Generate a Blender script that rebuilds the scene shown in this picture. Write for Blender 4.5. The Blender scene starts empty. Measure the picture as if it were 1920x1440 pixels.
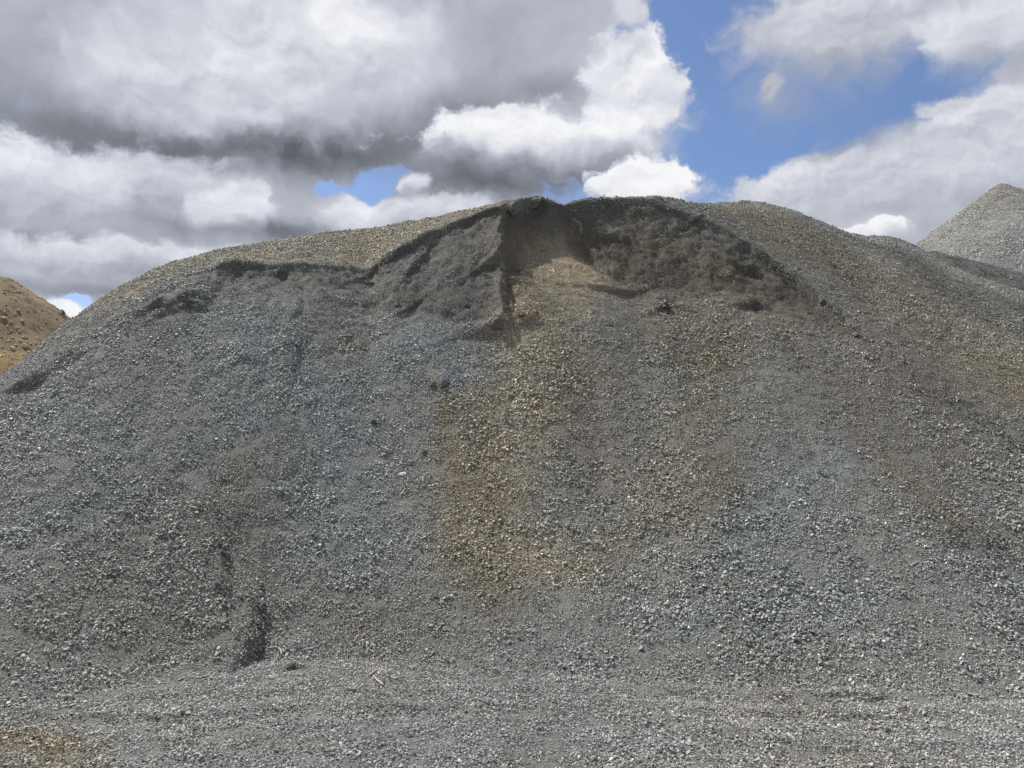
import bpy, math, random
import numpy as np
from mathutils import Vector, Matrix, noise as mnoise

R = math.radians
rng = np.random.default_rng(11)
random.seed(11)
scene = bpy.context.scene

# ---------------------------------------------------------------- camera
F_PX, CX, CY = 1495.0, 960.0, 720.0
PITCH, CAM_H = R(6.9), 1.6
SP, CP = math.sin(PITCH), math.cos(PITCH)
cam_d = bpy.data.cameras.new("camera")
cam_d.sensor_width = 36.0
cam_d.lens = 36.0 * F_PX / 1920.0
cam_d.clip_end = 3000.0
cam = bpy.data.objects.new("camera", cam_d)
scene.collection.objects.link(cam)
cam.location = (0, 0, CAM_H)
cam.rotation_euler = (math.pi / 2 + PITCH, 0, 0)
scene.camera = cam

# ---------------------------------------------------------------- sky, sun, exposure
SUN_DIR = Vector((-0.44, 0.42, 0.80)).normalized()
sun_el = math.asin(SUN_DIR.z)
sun_az = math.atan2(SUN_DIR.x, SUN_DIR.y)          # from +Y towards +X
scene.view_settings.view_transform = 'Standard'
scene.view_settings.look = 'None'
scene.view_settings.gamma = 1.0
scene.view_settings.exposure = 0.42

sun_d = bpy.data.lights.new("sun", 'SUN')
sun_d.energy = 4.8
sun_d.angle = R(0.6)
sun_d.color = (1.0, 0.955, 0.89)
sun = bpy.data.objects.new("sun", sun_d)
scene.collection.objects.link(sun)
sun.rotation_euler = SUN_DIR.to_track_quat('Z', 'Y').to_euler()


def px_azel(u, v):
    xc, yc = (u - CX) / F_PX, (CY - v) / F_PX
    d = Vector((xc, CP - yc * SP, SP + yc * CP)).normalized()
    return math.atan2(d.x, d.y), math.asin(d.z)


def build_world():
    w = bpy.data.worlds.new("World")
    scene.world = w
    w.use_nodes = True
    nt = w.node_tree
    nt.nodes.clear()
    N, L = nt.nodes.new, nt.links.new

    def val(x):
        return x

    def setin(sock, x):
        if isinstance(x, (int, float, tuple)):
            sock.default_value = x
        else:
            L(x, sock)

    def M(op, a, b=None, c=None, clamp=False):
        n = N('ShaderNodeMath'); n.operation = op; n.use_clamp = clamp
        setin(n.inputs[0], a)
        if b is not None: setin(n.inputs[1], b)
        if c is not None: setin(n.inputs[2], c)
        return n.outputs[0]

    def V(op, a, b=None, c=None):
        n = N('ShaderNodeVectorMath'); n.operation = op
        setin(n.inputs[0], a)
        if b is not None: setin(n.inputs[1], b)
        if c is not None: setin(n.inputs[2], c)
        return n.outputs['Value'] if op in ('DOT_PRODUCT', 'LENGTH') else n.outputs[0]

    def noise(vec, scale, detail, rough, dist=0.0, colour=False):
        n = N('ShaderNodeTexNoise'); n.noise_dimensions = '3D'
        L(vec, n.inputs['Vector'])
        n.inputs['Scale'].default_value = scale
        n.inputs['Detail'].default_value = detail
        n.inputs['Roughness'].default_value = rough
        n.inputs['Distortion'].default_value = dist
        return n.outputs['Color'] if colour else n.outputs['Fac']

    def smooth(x, a, b):
        n = N('ShaderNodeMapRange'); n.interpolation_type = 'SMOOTHSTEP'
        setin(n.inputs['Value'], x)
        n.inputs['From Min'].default_value = a
        n.inputs['From Max'].default_value = b
        return n.outputs['Result']

    tc = N('ShaderNodeTexCoord')
    d = tc.outputs['Generated']
    sep = N('ShaderNodeSeparateXYZ'); L(d, sep.inputs[0])
    az = M('ARCTAN2', sep.outputs[0], sep.outputs[1])
    el = M('ARCSINE', sep.outputs[2])
    comb = N('ShaderNodeCombineXYZ'); L(az, comb.inputs[0]); L(el, comb.inputs[1])
    P0 = comb.outputs[0]
    # billowy warp of the cloud field: slow bends plus fine curls
    w1 = V('SUBTRACT', noise(P0, 6.0, 2.0, 0.5, colour=True), (0.5, 0.5, 0.5))
    w2 = V('SUBTRACT', noise(P0, 22.0, 5.0, 0.6, colour=True), (0.5, 0.5, 0.5))
    P = V('MULTIPLY_ADD', w1, (0.06, 0.04, 0.0), P0)
    P = V('MULTIPLY_ADD', w2, (0.050, 0.036, 0.0), P)

    def field(blobs, base):
        acc = base
        for (u, v, ru, rv, wt, *rot) in blobs:
            a0, e0 = px_azel(u, v)
            sx, sy = F_PX / ru * 1.0, F_PX / rv * 1.0
            if rot:
                # rotate through two dot products
                th = R(rot[0])
                q = V('SUBTRACT', P, (a0, e0, 0.0))
                x = V('DOT_PRODUCT', q, (math.cos(th) * sx, math.sin(th) * sx, 0.0))
                y = V('DOT_PRODUCT', q, (-math.sin(th) * sy, math.cos(th) * sy, 0.0))
                dd = M('MULTIPLY_ADD', x, x, M('MULTIPLY', y, y))
            else:
                q = V('MULTIPLY_ADD', P, (sx, sy, 0.0), (-a0 * sx, -e0 * sy, 0.0))
                dd = V('DOT_PRODUCT', q, q)
            g = M('POWER', 0.3679, dd)
            acc = M('MULTIPLY_ADD', g, wt, acc)
        return acc

    cover = field(SKY_COVER, 1.0)
    bright = field(SKY_BRIGHT, 0.545)
    # billows: two looks of the same fractal, a small step towards the sun apart, give relief
    Pw = V('MULTIPLY', P, (1.0, 1.45, 1.0))
    n_a = noise(Pw, 9.0, 6.0, 0.5)
    n_b = noise(V('ADD', Pw, (-0.010, 0.020, 0.0)), 9.0, 6.0, 0.5)
    relief = M('SUBTRACT', n_a, n_b)
    n_c = noise(Pw, 30.0, 6.0, 0.55)
    n_e = noise(V('ADD', Pw, (-0.004, 0.008, 0.0)), 30.0, 6.0, 0.55)
    relief2 = M('SUBTRACT', n_c, n_e)
    cov = M('MULTIPLY_ADD', M('SUBTRACT', n_a, 0.5), 1.25, cover)
    cov = M('MULTIPLY_ADD', M('SUBTRACT', n_c, 0.5), 0.62, cov)
    # firm curled edges in one place, thin veils in the next
    soft = smooth(noise(P0, 4.0, 1.0, 0.5), 0.42, 0.60)
    lo = M('MULTIPLY_ADD', soft, -0.22, 0.36)
    hi = M('MULTIPLY_ADD', soft, 0.30, 0.62)
    mrd = N('ShaderNodeMapRange'); mrd.interpolation_type = 'SMOOTHSTEP'
    L(cov, mrd.inputs['Value']); L(lo, mrd.inputs['From Min']); L(hi, mrd.inputs['From Max'])
    dens = mrd.outputs['Result']
    firm = M('MULTIPLY_ADD', smooth(bright, 0.50, 0.85), 0.75, 0.25)
    br = M('MULTIPLY_ADD', M('MULTIPLY', relief, firm), 0.65, bright)
    br = M('MULTIPLY_ADD', M('MULTIPLY', relief2, firm), 0.22, br)
    br = M('MULTIPLY_ADD', M('SUBTRACT', n_a, 0.5), 0.16, br)
    # single cumulus heads: curled bright top, soft grey foot
    curl = M('MULTIPLY_ADD', M('SUBTRACT', n_a, 0.5), 1.1, M('MULTIPLY', M('SUBTRACT', n_c, 0.5), 1.2))
    shade = M('MULTIPLY_ADD', relief, 0.75, M('MULTIPLY', relief2, 0.32))
    for (u, v, ru, rv, top, bot, edge) in SKY_PUFFS:
        a0, e0 = px_azel(u, v)
        sx, sy = F_PX / ru, F_PX / rv
        q = V('MULTIPLY_ADD', P, (sx, sy, 0.0), (-a0 * sx, -e0 * sy, 0.0))
        dd = M('ADD', V('LENGTH', q), curl)
        sq = N('ShaderNodeSeparateXYZ'); L(q, sq.inputs[0]); t = sq.outputs[1]
        e = M('MULTIPLY_ADD', M('MAXIMUM', M('MULTIPLY', t, -1.0), 0.0), 0.45, edge + 0.07)
        n = N('ShaderNodeMapRange'); n.interpolation_type = 'SMOOTHSTEP'
        L(dd, n.inputs['Value']); L(M('ADD', e, 1.0), n.inputs['From Min']); L(M('SUBTRACT', 1.0, e), n.inputs['From Max'])
        a = n.outputs['Result']
        n = N('ShaderNodeMapRange'); n.interpolation_type = 'SMOOTHSTEP'
        L(M('MULTIPLY_ADD', curl, -0.5, t), n.inputs['Value'])
        n.inputs['From Min'].default_value = -0.85; n.inputs['From Max'].default_value = 0.45
        n.inputs['To Min'].default_value = bot; n.inputs['To Max'].default_value = top
        pb = M('ADD', n.outputs['Result'], shade)
        mxn = N('ShaderNodeMix'); mxn.data_type = 'FLOAT'
        L(a, mxn.inputs['Factor']); L(br, mxn.inputs['A']); L(pb, mxn.inputs['B'])
        br = mxn.outputs['Result']
        dens = M('MAXIMUM', dens, a)
    ramp = N('ShaderNodeValToRGB')
    L(br, ramp.inputs[0])
    cr = ramp.color_ramp
    cr.interpolation = 'LINEAR'
    stops = [(0.0, (0.105, 0.112, 0.128)), (0.22, (0.190, 0.202, 0.234)), (0.45, (0.330, 0.348, 0.405)),
             (0.62, (0.470, 0.490, 0.555)), (0.80, (0.635, 0.650, 0.705)), (1.0, (0.82, 0.825, 0.84))]
    while len(cr.elements) < len(stops):
        cr.elements.new(0.5)
    for e, (p, c) in zip(cr.elements, stops):
        e.position = p; e.color = (*c, 1)

    sky = N('ShaderNodeTexSky'); sky.sky_type = 'NISHITA'
    sky.sun_disc = False
    sky.sun_elevation = sun_el
    sky.sun_rotation = sun_az
    sky.air_density = 1.0; sky.dust_density = 0.6; sky.ozone_density = 2.5
    skc = N('ShaderNodeMix'); skc.data_type = 'RGBA'; skc.blend_type = 'MULTIPLY'
    skc.inputs['Factor'].default_value = 1.0
    L(sky.outputs[0], skc.inputs['A']); skc.inputs['B'].default_value = SKY_TINT
    # the clouds are given in the units of the finished picture, the sky in its own: bring both to one scale
    K = 0.09
    cl = V('SCALE', ramp.outputs[0]); cl.node.inputs['Scale'].default_value = 0.85 / K
    mix = N('ShaderNodeMix'); mix.data_type = 'RGBA'
    L(dens, mix.inputs['Factor']); L(skc.outputs['Result'], mix.inputs['A']); L(cl, mix.inputs['B'])
    bg = N('ShaderNodeBackground'); bg.inputs['Strength'].default_value = K
    L(mix.outputs['Result'], bg.inputs['Color'])
    out = N('ShaderNodeOutputWorld'); L(bg.outputs[0], out.inputs['Surface'])
    w.cycles.sampling_method = 'MANUAL'
    w.cycles.sample_map_resolution = 512


SKY_TINT = (0.88, 0.91, 1.02, 1)
# (u, v, radius u, radius v, weight, rotation)
SKY_PUFFS = [
    (560, 55, 230, 95, 0.80, 0.66, 0.4), (645, 45, 72, 52, 0.92, 0.80, 0.25), (380, 160, 220, 80, 0.78, 0.62, 0.35),
    (1195, 165, 105, 95, 0.90, 0.50, 0.10), (1170, 235, 110, 60, 0.80, 0.62, 0.15), (1010, 275, 235, 72, 0.98, 0.16, 0.12),
    (1215, 338, 118, 44, 1.02, 0.80, 0.07), (300, 345, 150, 60, 0.72, 0.46, 0.2), (70, 330, 150, 66, 0.82, 0.52, 0.16), (448, 388, 60, 42, 0.84, 0.62, 0.14),
    (665, 402, 62, 34, 0.84, 0.66, 0.12), (820, 398, 110, 26, 0.72, 0.62, 0.2), (300, 492, 290, 34, 0.76, 0.48, 0.2), (110, 588, 50, 26, 1.0, 0.85, 0.12), (766, 343, 22, 14, 0.80, 0.66, 0.4),
    (1880, 232, 130, 60, 0.80, 0.60, 0.12), (1520, 345, 150, 46, 0.78, 0.62, 0.15), (1720, 325, 300, 62, 0.68, 0.60, 0.25), (1632, 432, 60, 15, 1.02, 0.80, 0.12),
    (1185, 22, 34, 42, 0.74, 0.66, 0.4), (1452, 168, 26, 24, 0.62, 0.58, 0.5), (1560, 40, 170, 85, 0.72, 0.50, 0.25), (1860, 50, 110, 60, 0.78, 0.52, 0.2),
]
SKY_COVER = [
    (1235, 50, 75, 75, -1.1), (1300, 60, 110, 120, -1.4), (1380, 140, 120, 110, -1.4), (1340, 240, 85, 110, -1.4), (1345, 320, 50, 75, -1.3),
    (1520, 190, 160, 62, -1.1), (1700, 140, 150, 58, -1.1, -10), (1600, 205, 160, 48, -0.8, 8), (1410, 60, 60, 60, -0.4),
    (608, 345, 40, 24, -0.68), (720, 330, 56, 30, -0.74, 20), (690, 362, 50, 18, -0.35), (1080, 345, 60, 44, -1.4), (1060, 380, 60, 16, -1.0),
    (150, 560, 34, 14, -0.9), (90, 566, 20, 8, -0.5),
    (1250, 170, 60, 60, 0.55), (1210, 320, 90, 30, 0.7), (1185, 15, 40, 30, 0.5), (1450, 165, 25, 22, 0.55), (765, 345, 18, 12, 0.5),
]
SKY_BRIGHT = [
    (640, 45, 75, 55, 0.25), (440, 100, 110, 70, 0.20), (560, 160, 200, 60, 0.14), (260, 185, 120, 40, 0.12), (750, 110, 120, 70, 0.12),
    (950, 260, 110, 55, 0.2), (1000, 290, 240, 30, 0.12), (1240, 210, 60, 80, 0.20), (1150, 130, 60, 50, 0.16),
    (1180, 330, 70, 42, 0.2), (30, 320, 60, 60, 0.26), (130, 350, 120, 50, 0.18), (260, 330, 70, 40, 0.12),
    (445, 380, 52, 38, 0.30), (130, 500, 110, 22, 0.14), (300, 490, 160, 26, 0.16), (640, 400, 60, 34, 0.14), (120, 580, 40, 20, 0.30),
    (1630, 428, 50, 18, 0.34), (1460, 340, 90, 50, 0.14), (1830, 200, 100, 40, 0.10), (1850, 40, 90, 60, 0.06),
    (1700, 340, 220, 50, 0.04), (820, 395, 90, 22, 0.06),
    (560, 280, 230, 44, -0.50), (370, 262, 220, 36, -0.30), (760, 255, 130, 44, -0.26), (180, 262, 150, 40, -0.24), (30, 200, 120, 110, -0.14),
    (860, 200, 110, 40, -0.26), (1030, 165, 90, 28, -0.20), (900, 90, 80, 80, -0.10), (930, 348, 120, 22, -0.56), (870, 318, 70, 25, -0.16),
    (480, 432, 170, 18, -0.42), (80, 455, 240, 20, -0.40), (250, 420, 320, 60, -0.10), (220, 545, 180, 20, -0.26), (310, 300, 60, 30, -0.10),
    (1560, 285, 90, 34, -0.14), (1650, 190, 120, 50, -0.14), (1500, 40, 120, 90, -0.06), (1780, 370, 150, 60, -0.06), (1900, 110, 60, 40, -0.1),
]
build_world()

# ---------------------------------------------------------------- helpers


def ray_ar(u, v):
    xc, yc = (u - CX) / F_PX, (CY - v) / F_PX
    dy = CP - yc * SP
    return xc / dy, (SP + yc * CP) / dy


def smoothstep(x, a, b):
    t = np.clip((x - a) / (b - a), 0, 1)
    return t * t * (3 - 2 * t)


class VN:
    """value noise on the plane with seeds, vectorised"""
    def __init__(self, seed, n=256):
        self.n = n
        self.t = np.random.default_rng(seed).random((n, n)).astype(np.float32) * 2 - 1

    def __call__(self, x, y):
        n = self.n
        xi, yi = np.floor(x).astype(np.int64), np.floor(y).astype(np.int64)
        fx, fy = x - xi, y - yi
        fx = fx * fx * fx * (fx * (fx * 6 - 15) + 10); fy = fy * fy * fy * (fy * (fy * 6 - 15) + 10)
        a = self.t[xi % n, yi % n]; b = self.t[(xi + 1) % n, yi % n]
        c = self.t[xi % n, (yi + 1) % n]; d = self.t[(xi + 1) % n, (yi + 1) % n]
        return (a * (1 - fx) + b * fx) * (1 - fy) + (c * (1 - fx) + d * fx) * fy


def fbm(x, y, scale, octaves=4, seed=0, gain=0.5, ridged=False):
    out = 0; amp = 1; tot = 0
    for o in range(octaves):
        f = 2.03 ** o / scale
        c, s = math.cos(0.7 * o + seed), math.sin(0.7 * o + seed)
        n = VN(seed * 17 + o)((x * c - y * s) * f + 31.7 * o, (x * s + y * c) * f + 11.3 * o)
        if ridged:
            n = 1 - 2 * np.abs(n)
        out = out + amp * n; tot += amp; amp *= gain
    return out / tot


def gauss1(a, s, axis):
    if s <= 0: return a
    r = int(3 * s + 1)
    k = np.exp(-0.5 * (np.arange(-r, r + 1) / s) ** 2); k /= k.sum()
    pad = [(0, 0)] * a.ndim; pad[axis] = (r, r)
    p = np.pad(a, pad, mode='edge')
    return np.apply_along_axis(lambda m: np.convolve(m, k, 'valid'), axis, p)


def new_obj(name, mesh, parent=None):
    o = bpy.data.objects.new(name, mesh)
    scene.collection.objects.link(o)
    if parent: o.parent = parent
    return o


def tag(o, label=None, cat=None, group=None, kind=None):
    if label: o["label"] = label
    if cat: o["category"] = cat
    if group: o["group"] = group
    if kind: o["kind"] = kind
    return o


def grid_mesh(name, X, Y, Z, keep=None, attrs=None):
    """one sheet from 2D arrays (ny, nx); keep = quads to keep"""
    ny, nx = X.shape
    co = np.stack([X, Y, Z], -1).reshape(-1, 3).astype(np.float32)
    idx = np.arange(ny * nx).reshape(ny, nx)
    q = np.stack([idx[:-1, :-1], idx[:-1, 1:], idx[1:, 1:], idx[1:, :-1]], -1)
    q = q[keep] if keep is not None else q.reshape(-1, 4)
    used = np.unique(q)
    remap = np.full(ny * nx, -1, np.int64); remap[used] = np.arange(len(used))
    q = remap[q]; co = co[used]
    me = bpy.data.meshes.new(name)
    me.vertices.add(len(co)); me.vertices.foreach_set('co', co.ravel())
    me.loops.add(q.size); me.loops.foreach_set('vertex_index', q.ravel().astype(np.int32))
    me.polygons.add(len(q)); me.polygons.foreach_set('loop_start', np.arange(0, q.size, 4, dtype=np.int32))
    me.polygons.foreach_set('use_smooth', np.ones(len(q), bool))
    me.update(calc_edges=True)
    for k, a in (attrs or {}).items():
        if a.ndim == 3:
            at = me.attributes.new(k, 'FLOAT_COLOR', 'POINT')
            c = np.ones((len(used), 4), np.float32); c[:, :3] = a.reshape(-1, 3)[used]
            at.data.foreach_set('color', c.ravel())
        else:
            at = me.attributes.new(k, 'FLOAT', 'POINT')
            at.data.foreach_set('value', a.ravel()[used].astype(np.float32))
    return me


# ---------------------------------------------------------------- materials
def nodes_of(m):
    m.use_nodes = True
    nt = m.node_tree
    b = nt.nodes['Principled BSDF']
    return nt, b


def mat_fines():
    """the fine crushed dust between the stones; colour from the 'tint' of the sheet"""
    m = bpy.data.materials.new("fines"); nt, b = nodes_of(m)
    N, L = nt.nodes.new, nt.links.new
    at = N('ShaderNodeAttribute'); at.attribute_name = 'tint'
    tc = N('ShaderNodeTexCoord')
    n1 = N('ShaderNodeTexNoise'); n1.inputs['Scale'].default_value = 60; n1.inputs['Detail'].default_value = 6; n1.inputs['Roughness'].default_value = 0.7
    L(tc.outputs['Object'], n1.inputs['Vector'])
    vo = N('ShaderNodeTexVoronoi'); vo.inputs['Scale'].default_value = 90
    L(tc.outputs['Object'], vo.inputs['Vector'])
    sp = N('ShaderNodeSeparateColor'); L(vo.outputs['Color'], sp.inputs[0])
    mr = N('ShaderNodeMapRange'); mr.inputs['To Min'].default_value = 0.55; mr.inputs['To Max'].default_value = 1.15
    L(sp.outputs[0], mr.inputs['Value'])
    mr2 = N('ShaderNodeMapRange'); mr2.inputs['From Min'].default_value = 0.3; mr2.inputs['From Max'].default_value = 0.7
    mr2.inputs['To Min'].default_value = 0.78; mr2.inputs['To Max'].default_value = 1.12
    L(n1.outputs['Fac'], mr2.inputs['Value'])
    mu = N('ShaderNodeMath'); mu.operation = 'MULTIPLY'; L(mr.outputs[0], mu.inputs[0]); L(mr2.outputs[0], mu.inputs[1])
    mu3 = N('ShaderNodeMath'); mu3.operation = 'MULTIPLY'; mu3.inputs[1].default_value = 0.95; L(mu.outputs[0], mu3.inputs[0]); mu = mu3
    sc = N('ShaderNodeVectorMath'); sc.operation = 'SCALE'; L(at.outputs['Color'], sc.inputs[0]); L(mu.outputs[0], sc.inputs['Scale'])
    L(sc.outputs[0], b.inputs['Base Color'])
    b.inputs['Roughness'].default_value = 0.92
    b.inputs['Specular IOR Level'].default_value = 0.25
    bp = N('ShaderNodeBump'); bp.inputs['Strength'].default_value = 1.0; bp.inputs['Distance'].default_value = 0.012
    n2 = N('ShaderNodeTexNoise'); n2.inputs['Scale'].default_value = 16; n2.inputs['Detail'].default_value = 5; n2.inputs['Roughness'].default_value = 0.65
    L(tc.outputs['Object'], n2.inputs['Vector'])
    bp2 = N('ShaderNodeBump'); bp2.inputs['Strength'].default_value = 0.9; bp2.inputs['Distance'].default_value = 0.07
    L(n2.outputs['Fac'], bp2.inputs['Height']); L(bp2.outputs[0], bp.inputs['Normal'])
    ad = N('ShaderNodeMath'); ad.operation = 'SUBTRACT'; L(n1.outputs['Fac'], ad.inputs[0]); L(vo.outputs['Distance'], ad.inputs[1])
    L(ad.outputs[0], bp.inputs['Height']); L(bp.outputs[0], b.inputs['Normal'])
    return m


def mat_stone_chip():
    """loose chips: their heap's own colour times a value of each chip"""
    m = bpy.data.materials.new("stone_chip"); nt, b = nodes_of(m)
    N, L = nt.nodes.new, nt.links.new
    at = N('ShaderNodeAttribute'); at.attribute_type = 'INSTANCER'; at.attribute_name = 'tint'
    pv = N('ShaderNodeAttribute'); pv.attribute_name = 'chip'
    mx = N('ShaderNodeMix'); mx.data_type = 'RGBA'; mx.blend_type = 'MULTIPLY'; mx.inputs['Factor'].default_value = 1
    L(at.outputs['Color'], mx.inputs['A']); L(pv.outputs['Color'], mx.inputs['B'])
    L(mx.outputs['Result'], b.inputs['Base Color'])
    b.inputs['Roughness'].default_value = 0.62
    b.inputs['Specular IOR Level'].default_value = 0.45
    return m


def mat_rock(name, c1, c2, scale=6.0, rough=0.85):
    m = bpy.data.materials.new(name); nt, b = nodes_of(m)
    N, L = nt.nodes.new, nt.links.new
    tc = N('ShaderNodeTexCoord')
    n1 = N('ShaderNodeTexNoise'); n1.inputs['Scale'].default_value = scale; n1.inputs['Detail'].default_value = 8; n1.inputs['Roughness'].default_value = 0.65
    L(tc.outputs['Object'], n1.inputs['Vector'])
    r = N('ShaderNodeValToRGB'); L(n1.outputs['Fac'], r.inputs[0])
    r.color_ramp.elements[0].position = 0.35; r.color_ramp.elements[0].color = (*c1, 1)
    r.color_ramp.elements[1].position = 0.68; r.color_ramp.elements[1].color = (*c2, 1)
    L(r.outputs[0], b.inputs['Base Color'])
    b.inputs['Roughness'].default_value = rough
    bp = N('ShaderNodeBump'); bp.inputs['Strength'].default_value = 0.7; bp.inputs['Distance'].default_value = 0.01
    L(n1.outputs['Fac'], bp.inputs['Height']); L(bp.outputs[0], b.inputs['Normal'])
    return m


M_FINES = mat_fines()
M_CHIP = mat_stone_chip()

# ---------------------------------------------------------------- angular chips
import bmesh


def hull_points(r):
    """an angular chip: convex hull of a few points on a squashed ellipsoid"""
    n = r.integers(8, 12)
    p = r.normal(size=(n, 3)); p /= np.linalg.norm(p, axis=1)[:, None]
    p *= np.array([1.0, r.uniform(0.55, 0.95), r.uniform(0.32, 0.7)]) * r.uniform(0.8, 1.05, (n, 1))
    bm = bmesh.new()
    for q in p: bm.verts.new(q)
    res = bmesh.ops.convex_hull(bm, input=bm.verts)
    bmesh.ops.delete(bm, geom=list(set(g for g in res['geom_interior'] + res['geom_unused'] if isinstance(g, bmesh.types.BMVert))), context='VERTS')
    bm.verts.ensure_lookup_table()
    bm.verts.index_update()
    V_ = np.array([v.co[:] for v in bm.verts]); F_ = np.array([[v.index for v in f.verts] for f in bm.faces if len(f.verts) == 3])
    bm.free()
    return V_, F_


def rot_mats(r, n, tilt=0.5):
    out = []
    for _ in range(n):
        e = Matrix.Rotation(r.uniform(0, 6.283), 3, 'Z') @ Matrix.Rotation(r.normal() * tilt, 3, 'X') @ Matrix.Rotation(r.normal() * tilt, 3, 'Y') @ Matrix.Rotation(r.uniform(0, 6.283), 3, 'Z')
        out.append(np.array(e))
    return out


CHIPS = [hull_points(rng) for _ in range(40)]


def chip_patch(name, seed, radius=0.09, count=78, size=(0.0054, 0.45), pale=0.05, tilt=0.42):
    r = np.random.default_rng(seed)
    Vs, Fs, Cs = [], [], []
    off = 0
    for i, Rm in enumerate(rot_mats(r, count, tilt)):
        V_, F_ = CHIPS[r.integers(len(CHIPS))]
        s = min(size[0] * math.exp(r.normal() * size[1]) * 1.25, size[0] * 2.3)
        rad = radius * math.sqrt(r.random()); th = r.uniform(0, 6.283)
        c = np.array([rad * math.cos(th), rad * math.sin(th), s * r.uniform(0.0, 1.0)])
        Vs.append((V_ * s) @ Rm.T + c); Fs.append(F_ + off); off += len(V_)
        v = np.clip(1.1 * math.exp(r.normal() * 0.27), 0.5, 2.1)
        col = np.array([v, v, v]) * (1 + r.normal(size=3) * 0.025)
        col *= np.array([1 + r.normal() * 0.07, 1, 1 - r.normal() * 0.08])
        if r.random() < pale:
            col = np.array([2.5, 2.45, 2.35]) * r.uniform(0.75, 1.25)
        Cs.append(np.repeat(col[None], len(V_), 0))
    Vs = np.concatenate(Vs); Fs = np.concatenate(Fs); Cs = np.concatenate(Cs)
    me = bpy.data.meshes.new(name)
    me.from_pydata(Vs.tolist(), [], Fs.tolist())
    at = me.attributes.new('chip', 'FLOAT_COLOR', 'POINT')
    at.data.foreach_set('color', np.concatenate([Cs, np.ones((len(Cs), 1))], 1).astype(np.float32).ravel())
    me.materials.append(M_CHIP)
    return bpy.data.objects.new(name, me)          # a source shape only: it is not linked to the scene


PATCH_FINE = [chip_patch("chip_patch_fine", 100 + i) for i in range(10)]
PATCH_COARSE = [chip_patch("chip_patch_coarse", 200 + i, radius=0.13, count=40, size=(0.0108, 0.40), pale=0.05) for i in range(10)]


def scatter_tree(name, density, seed, dens_attr, sources, smin, smax, size_attr=None):
    nt = bpy.data.node_groups.new(name, 'GeometryNodeTree')
    nt.interface.new_socket('Geometry', in_out='INPUT', socket_type='NodeSocketGeometry')
    nt.interface.new_socket('Geometry', in_out='OUTPUT', socket_type='NodeSocketGeometry')
    N, L = nt.nodes.new, nt.links.new
    gi, go = N('NodeGroupInput'), N('NodeGroupOutput')
    outs = []
    for k, (dens, attr, srcs, sm, sx) in enumerate(zip(density, dens_attr, sources, smin, smax)):
        dp = N('GeometryNodeDistributePointsOnFaces'); dp.distribute_method = 'RANDOM'
        L(gi.outputs[0], dp.inputs['Mesh'])
        na = N('GeometryNodeInputNamedAttribute'); na.data_type = 'FLOAT'; na.inputs['Name'].default_value = attr
        mu = N('ShaderNodeMath'); mu.operation = 'MULTIPLY'; mu.inputs[1].default_value = dens
        L(na.outputs['Attribute'], mu.inputs[0])
        L(mu.outputs[0], dp.inputs['Density'])
        dp.inputs['Seed'].default_value = seed + k
        join = N('GeometryNodeJoinGeometry')
        for s in srcs:
            oi = N('GeometryNodeObjectInfo'); oi.inputs['Object'].default_value = s
            oi.inputs['As Instance'].default_value = False
            g2 = N('GeometryNodeGeometryToInstance'); L(oi.outputs['Geometry'], g2.inputs[0]); L(g2.outputs[0], join.inputs[0])
        ip = N('GeometryNodeInstanceOnPoints')
        L(dp.outputs['Points'], ip.inputs['Points']); L(join.outputs[0], ip.inputs['Instance'])
        ip.inputs['Pick Instance'].default_value = True
        rz = N('FunctionNodeRandomValue'); rz.data_type = 'FLOAT_VECTOR'
        rz.inputs[0].default_value = (-0.1, -0.1, 0); rz.inputs[1].default_value = (0.1, 0.1, 6.283)
        rz.inputs['Seed'].default_value = seed + 40 + k
        rr = N('FunctionNodeRotateRotation') if False else N('FunctionNodeRotateEuler')
        rr.rotation_type = 'EULER'; rr.space = 'LOCAL'
        L(dp.outputs['Rotation'], rr.inputs['Rotation']); L(rz.outputs[0], rr.inputs['Rotate By'])
        L(rr.outputs[0], ip.inputs['Rotation'])
        rs = N('FunctionNodeRandomValue'); rs.data_type = 'FLOAT'
        rs.inputs[2].default_value = sm; rs.inputs[3].default_value = sx; rs.inputs['Seed'].default_value = seed + 80 + k
        sc_out = rs.outputs[1]
        if size_attr:
            ns = N('GeometryNodeInputNamedAttribute'); ns.data_type = 'FLOAT'; ns.inputs['Name'].default_value = size_attr
            m2 = N('ShaderNodeMath'); m2.operation = 'MULTIPLY'; L(ns.outputs['Attribute'], m2.inputs[0]); L(rs.outputs[1], m2.inputs[1])
            sc_out = m2.outputs[0]
        L(sc_out, ip.inputs['Scale'])
        outs.append(ip.outputs[0])
    jo = N('GeometryNodeJoinGeometry')
    for o in outs: L(o, jo.inputs[0])
    L(jo.outputs[0], go.inputs[0])
    return nt


def cover_with_chips(pile, name, seed, d_fine=100, d_coarse=45, label=None, top=False):
    g = new_obj(name, pile.data, None if top else pile)
    if top: g.matrix_world = pile.matrix_world.copy()
    g["kind"] = "stuff"
    md = g.modifiers.new("scatter", 'NODES')
    md.node_group = scatter_tree(name + "_scatter", (d_fine, d_coarse), seed, ('fine', 'coarse'), (PATCH_FINE, PATCH_COARSE), (0.8, 0.8), (1.25, 1.25), 'chipsize')
    if label: g["label"] = label
    return g


# ---------------------------------------------------------------- the main pile: profile curves
# every curve is (u, v) of a line one can follow in the photograph, with a distance y or a slope
def curve(pts):
    a = np.array(pts, float)
    return a[:, 0], a[:, 1:]


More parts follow.
